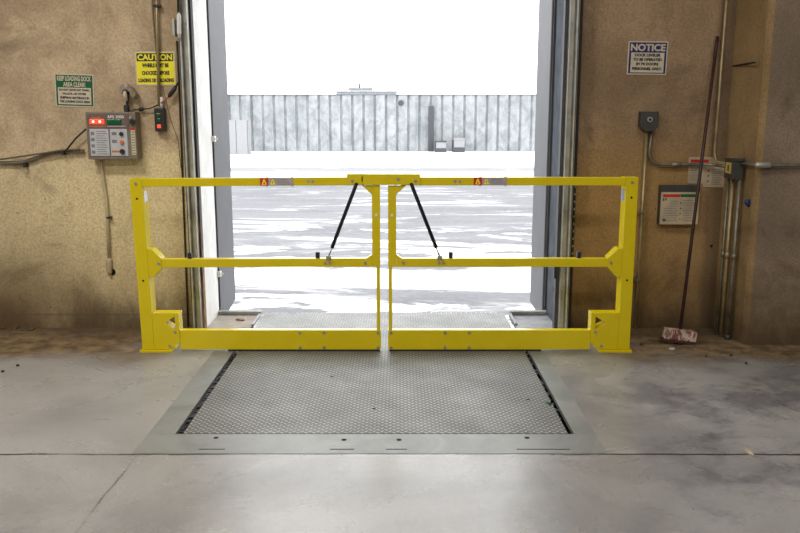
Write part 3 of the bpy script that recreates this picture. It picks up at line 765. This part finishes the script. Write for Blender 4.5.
A = P(661.5, 185.5, W-.06); B = P(698, 224.5, W-.06)
t = thing('document_box', 'shallow dark box with a cream instruction placard on its front, left of the broom handle', 'document box', ((A.x+B.x)/2, W, B.z))
w_, h_ = B.x-A.x, A.z-B.z
obj('housing', MB().box(A.x, B.x, W-.055, W-.001, B.z, A.z), 'box_grey', t, bevel=.003)
pz1 = A.z-h_*.17
pl_ = obj('placard', MB().box(A.x+.002, B.x-.002, W-.060, W-.0545, B.z+.0005, pz1), 'paper', t, bevel=.001)
obj('warning_header', MB().box(A.x+.014, A.x+w_*.50, W-.0615, W-.0598, pz1-.032, pz1-.014), 'red', pl_)
obj('green_header', MB().box(A.x+w_*.505, B.x-.014, W-.0615, W-.0598, pz1-.032, pz1-.014), 'green', pl_)
mb = MB()
for r in range(9): mb.box(A.x+w_*(.25 if r > 5 else .09), A.x+w_*(.46-.04*(r % 2)), W-.0612, W-.0598, B.z+.026+r*.016, B.z+.0295+r*.016)
for r in range(9): mb.box(A.x+w_*.58, A.x+w_*(.93-.05*(r % 3)), W-.0612, W-.0598, B.z+.026+r*.0165, B.z+.0295+r*.0165)
obj('small_print', mb, 'ink_grey', pl_)
mb = MB()
for r in range(4):
    z = B.z+.030+r*.036; mb.prism([(A.x+w_*.51, z), (A.x+w_*.55, z+.006), (A.x+w_*.51, z+.012)], W-.0614, W-.0598)
mb.box(A.x+.016, A.x+.024, W-.0614, W-.0598, pz1-.058, pz1-.040).box(A.x+.032, A.x+.040, W-.0614, W-.0598, pz1-.055, pz1-.040)
mb.prism([(A.x+.018, B.z+.036), (A.x+.042, B.z+.036), (A.x+.030, B.z+.016)], W-.0614, W-.0598)
obj('pictogram', mb, 'ink', pl_)

solo('blue_wedge', MB().tube([(2.188, 5.045, .925), (2.176, 5.045, .918), (2.176, 5.045, .905), (2.190, 5.045, .880)], [.004, .017, .018, .005], 8), 'blue',
     'small blue plastic wedge stuck on the pier side beside the riser conduits', 'wedge', (2.18, 5.045, .90))
c = P(711.3, 246, W)
solo('wall_hole', MB().tube([(c.x, W-.0015, c.z), (c.x, W, c.z)], .010, 12), 'hole', 'small dark hole in the wall between broom handle and risers', 'hole', c)

# broom leaning in the corner
hx, hy = fpt(678, 343)
hx, hy = hx, 5.01
top = P(717.5, 37, W-.03); foot = P(679.3, 336, hy+.01)
t = thing('push_broom', 'dark red handled broom with paint-spattered block leaning on the right wall', 'broom', (foot.x, hy, 0))
obj('handle', MB().tube([foot, foot.lerp(top, .5), top], .0105, 12), 'pole', t)
obj('handle_grip', MB().tube([foot.lerp(top, .93), top + (top-foot).normalized()*.002], .0115, 12), 'pole', t)
rot = Matrix.Rotation(math.radians(7), 3, 'Y')
cz_ = .058
obj('block', MB().box(foot.x-.105, foot.x+.100, hy-.03, hy+.03, .028, .095, rot, (foot.x, hy, cz_)), 'block', t, bevel=.006)
obj('bristles', MB().box(foot.x-.112, foot.x+.095, hy-.028, hy+.028, .014, .0278, rot, (foot.x, hy, cz_)), 'bristle', t)
obj('socket', MB().tube([foot + Vector((-.006, -.012, -.05)), foot + Vector((.001, -.004, .02))], [.026, .018], 12), 'pole', t)

# chips and crumbs on the floor
def crumb(px, py, w_, d_, h_, mat, lb, rz=0., name='concrete_chip', cat='chip', grp=None):
    x, y = fpt(px, py)
    solo(name, MB().plan([(x-w_, y-d_*.6), (x+w_*.3, y-d_), (x+w_, y), (x+w_*.1, y+d_), (x-w_*.8, y+d_*.4)], 0.0, h_), mat, lb, cat, (x, y, 0), .001, grp)
crumb(749, 452, .010, .045, .006, 'paper', 'pale chip lying across the floor joint at the right', 0)
crumb(672, 349, .02, .02, .006, 'label_grey', 'pale blob of dried slurry in front of the broom')
crumb(641, 345, .012, .014, .012, 'fargrey', 'grey anchor stub on the floor beside the right gate foot')
crumb(18, 366, .008, .012, .01, 'fargrey', 'dark pebble on the floor at the far left')
crumb(3, 372, .008, .012, .01, 'fargrey', 'dark pebble at the left photo edge')
crumb(706, 357, .007, .012, .012, 'fargrey', 'dark pebble on the dusty floor right of the broom')
crumb(731, 356, .007, .012, .012, 'fargrey', 'dark pebble on the floor under the pier edge')
crumb(746, 364, .007, .012, .012, 'fargrey', 'dark pebble on the floor in front of the pier')
# anchor bolts left of the left gate foot (small), debris ridge on the far left
x, y = fpt(10, 332)
mb = MB()
for k in range(16):
    a_ = x - .17 + random.uniform(0, .30); y_ = W - random.uniform(.02, .09); q = random.uniform(.008, .022)
    mb.plan([(a_, y_-q), (a_+q*1.3, y_-q*.6), (a_+q*1.5, y_+q*.5), (a_+q*.2, y_+q*.8)], 0, q*.6)
solo('debris', mb, 'wall_s', 'crumbled concrete debris heaped along the foot of the left wall', 'debris', (x, y, 0), .003, kind='stuff')

# ------------------------------------------------------------------ yard
FW = 62.0
ztop = P(380, 95, FW).z
wt = thing('perimeter_wall', 'long pale ribbed concrete wall across the far side of the snowy yard', 'wall', (0, FW, -1.2))
prof = []
xx = -34.0; 
while xx < 34:
    d = random.uniform(-.05, .05)
    prof += [(xx, FW+.12), (xx+.10, FW+d*.4), (xx+.74, FW-.02+d), (xx+.78, FW+.12)]
    xx += .845
prof += [(34, FW+.4), (-34, FW+.4)]
obj('panels', MB().plan(prof, -1.2, ztop), 'farwall', wt)
obj('coping', MB().box(-34, 34, FW-.06, FW+.45, ztop-.02, ztop+.06), 'farcap', wt)
A = P(428.5, 106, FW-.3); B = P(433.5, 150, FW-.3)
solo('steel_column', MB().box(A.x, B.x, FW-.55, FW-.15, -1.2, A.z), 'fargrey', 'dark upright column standing against the far ribbed wall', 'column', (A.x, FW-.4, -1.2), .02)
def crate(px0, px1, py0, label, extra):
    Y = FW-1.8
    a, b = P(px0, py0, Y), P(px1, py0, Y)
    t = thing('storage_crate', label, 'crate', ((a.x+b.x)/2, Y, -1.2), 'crates by the far wall')
    w_ = b.x-a.x; h_ = a.z+1.2
    obj('base', MB().box(a.x, b.x, Y, Y+.9, -1.2, -1.2+h_*.35), 'fargrey', t, bevel=.02)
    obj('body', MB().box(a.x+.08, b.x-.02, Y+.04, Y+.86, -1.2+h_*.35, -1.2+h_*.9), 'farwhite', t, bevel=.02)
    obj('lid', MB().box(a.x+.05, b.x+.02, Y+.0, Y+.9, -1.2+h_*.9, -1.2+h_), 'fargrey' if not extra else 'farwhite', t)
    obj('side_panel', MB().box(a.x-.0, a.x+.075, Y+.02, Y+.88, -1.2+h_*.36, -1.2+h_*.88), 'fargrey', t)
crate(435, 446.5, 141, 'grey and white crate at the far wall, just right of the dark column', False)
crate(453, 465, 138.5, 'taller white-topped crate at the far wall, farther right of the column', True)
a = P(401, 103, FW-.2)
solo('wall_vent', MB().tube([(a.x, FW-.12, a.z), (a.x, FW+.05, a.z)], .22, 14), 'fargrey', 'small dark round vent near the top of the far ribbed wall', 'vent', (a.x, FW-.1, a.z))
a = P(249, 120, 57); 
mb = MB()
xx = -17.0
while xx < a.x-.1:
    e = min(xx+.8, a.x); mb.box(xx, e-.05, 57, 57.5, -1.2, a.z); mb.box(e-.05, e, 57.06, 57.5, -1.2, a.z); xx += .8
solo('yard_wall', mb, 'farwhite', 'low white wall section in the yard at the far left of the opening', 'wall', (-14, 57, -1.2))
# buildings beyond the wall
bt = thing('distant_building', 'faint pale flat-roofed building showing above the far ribbed wall', 'building', (-3, 82, -1.2))
a, b = P(336, 90, 82), P(396, 93, 82)
obj('walls', MB().box(a.x, b.x, 82, 88, -1.2, a.z-.2), 'farbuild', bt)
obj('roof', MB().box(a.x-.1, b.x+.1, 81.8, 88.2, a.z-.2, a.z-.08), 'farbuild', bt)
c = P(359, 85, 82); obj('mast', MB().cyl((c.x, 83, a.z), (c.x, 83, c.z+.15), .09), 'fargrey', bt)
c0, c1 = P(348, 87.5, 82), P(372, 87.5, 82)
obj('roof_unit', MB().box(c0.x, c1.x, 82.6, 84, a.z, c0.z), 'farbuild', bt)

# ------------------------------------------------------------------ light
w = bpy.data.worlds.new('world'); S.world = w; w.use_nodes = True
bg = w.node_tree.nodes['Background']; bg.inputs[0].default_value = (.97, .985, 1.0, 1); bg.inputs[1].default_value = 4.1
def lamp(x, y, watts, col=(1, .95, .88), sx=1.5, sy=.5, tilt=0):
    L = bpy.data.lights.new('ceiling_light', 'AREA'); L.shape = 'RECTANGLE'; L.size = sx; L.size_y = sy; L.energy = watts; L.color = col
    o = bpy.data.objects.new('ceiling_light', L); o.location = (x, y, 4.55); o.rotation_euler.x = tilt; COL.objects.link(o)
    t = thing('light_fixture', 'long ceiling light fixture out of view above the dock', 'light', (x, y, 4.6), 'ceiling light fixtures')
    obj('housing', MB().box(x-sx/2, x+sx/2, y-sy/2, y+sy/2, 4.62, 4.72), 'white', t)
    obj('hanger', MB().cyl((x-sx/3, y, 4.72), (x-sx/3, y, 5.0), .01).cyl((x+sx/3, y, 4.72), (x+sx/3, y, 5.0), .01), 'galv', t)
lamp(-2.6, 2.3, 120)
lamp(1.6, 2.0, 36)
lamp(-2.2, -1.4, 125)
lamp(1.8, -1.4, 85)
vs = S.view_settings; S.display_settings.display_device = 'sRGB'
vs.view_transform = 'Standard'; vs.look = 'None'; vs.exposure = 0; vs.gamma = 1; vs.use_curve_mapping = False
S.cycles.use_denoising = True
S.cycles.max_bounces = 8; S.cycles.diffuse_bounces = 5
S.cycles.sample_clamp_indirect = 8
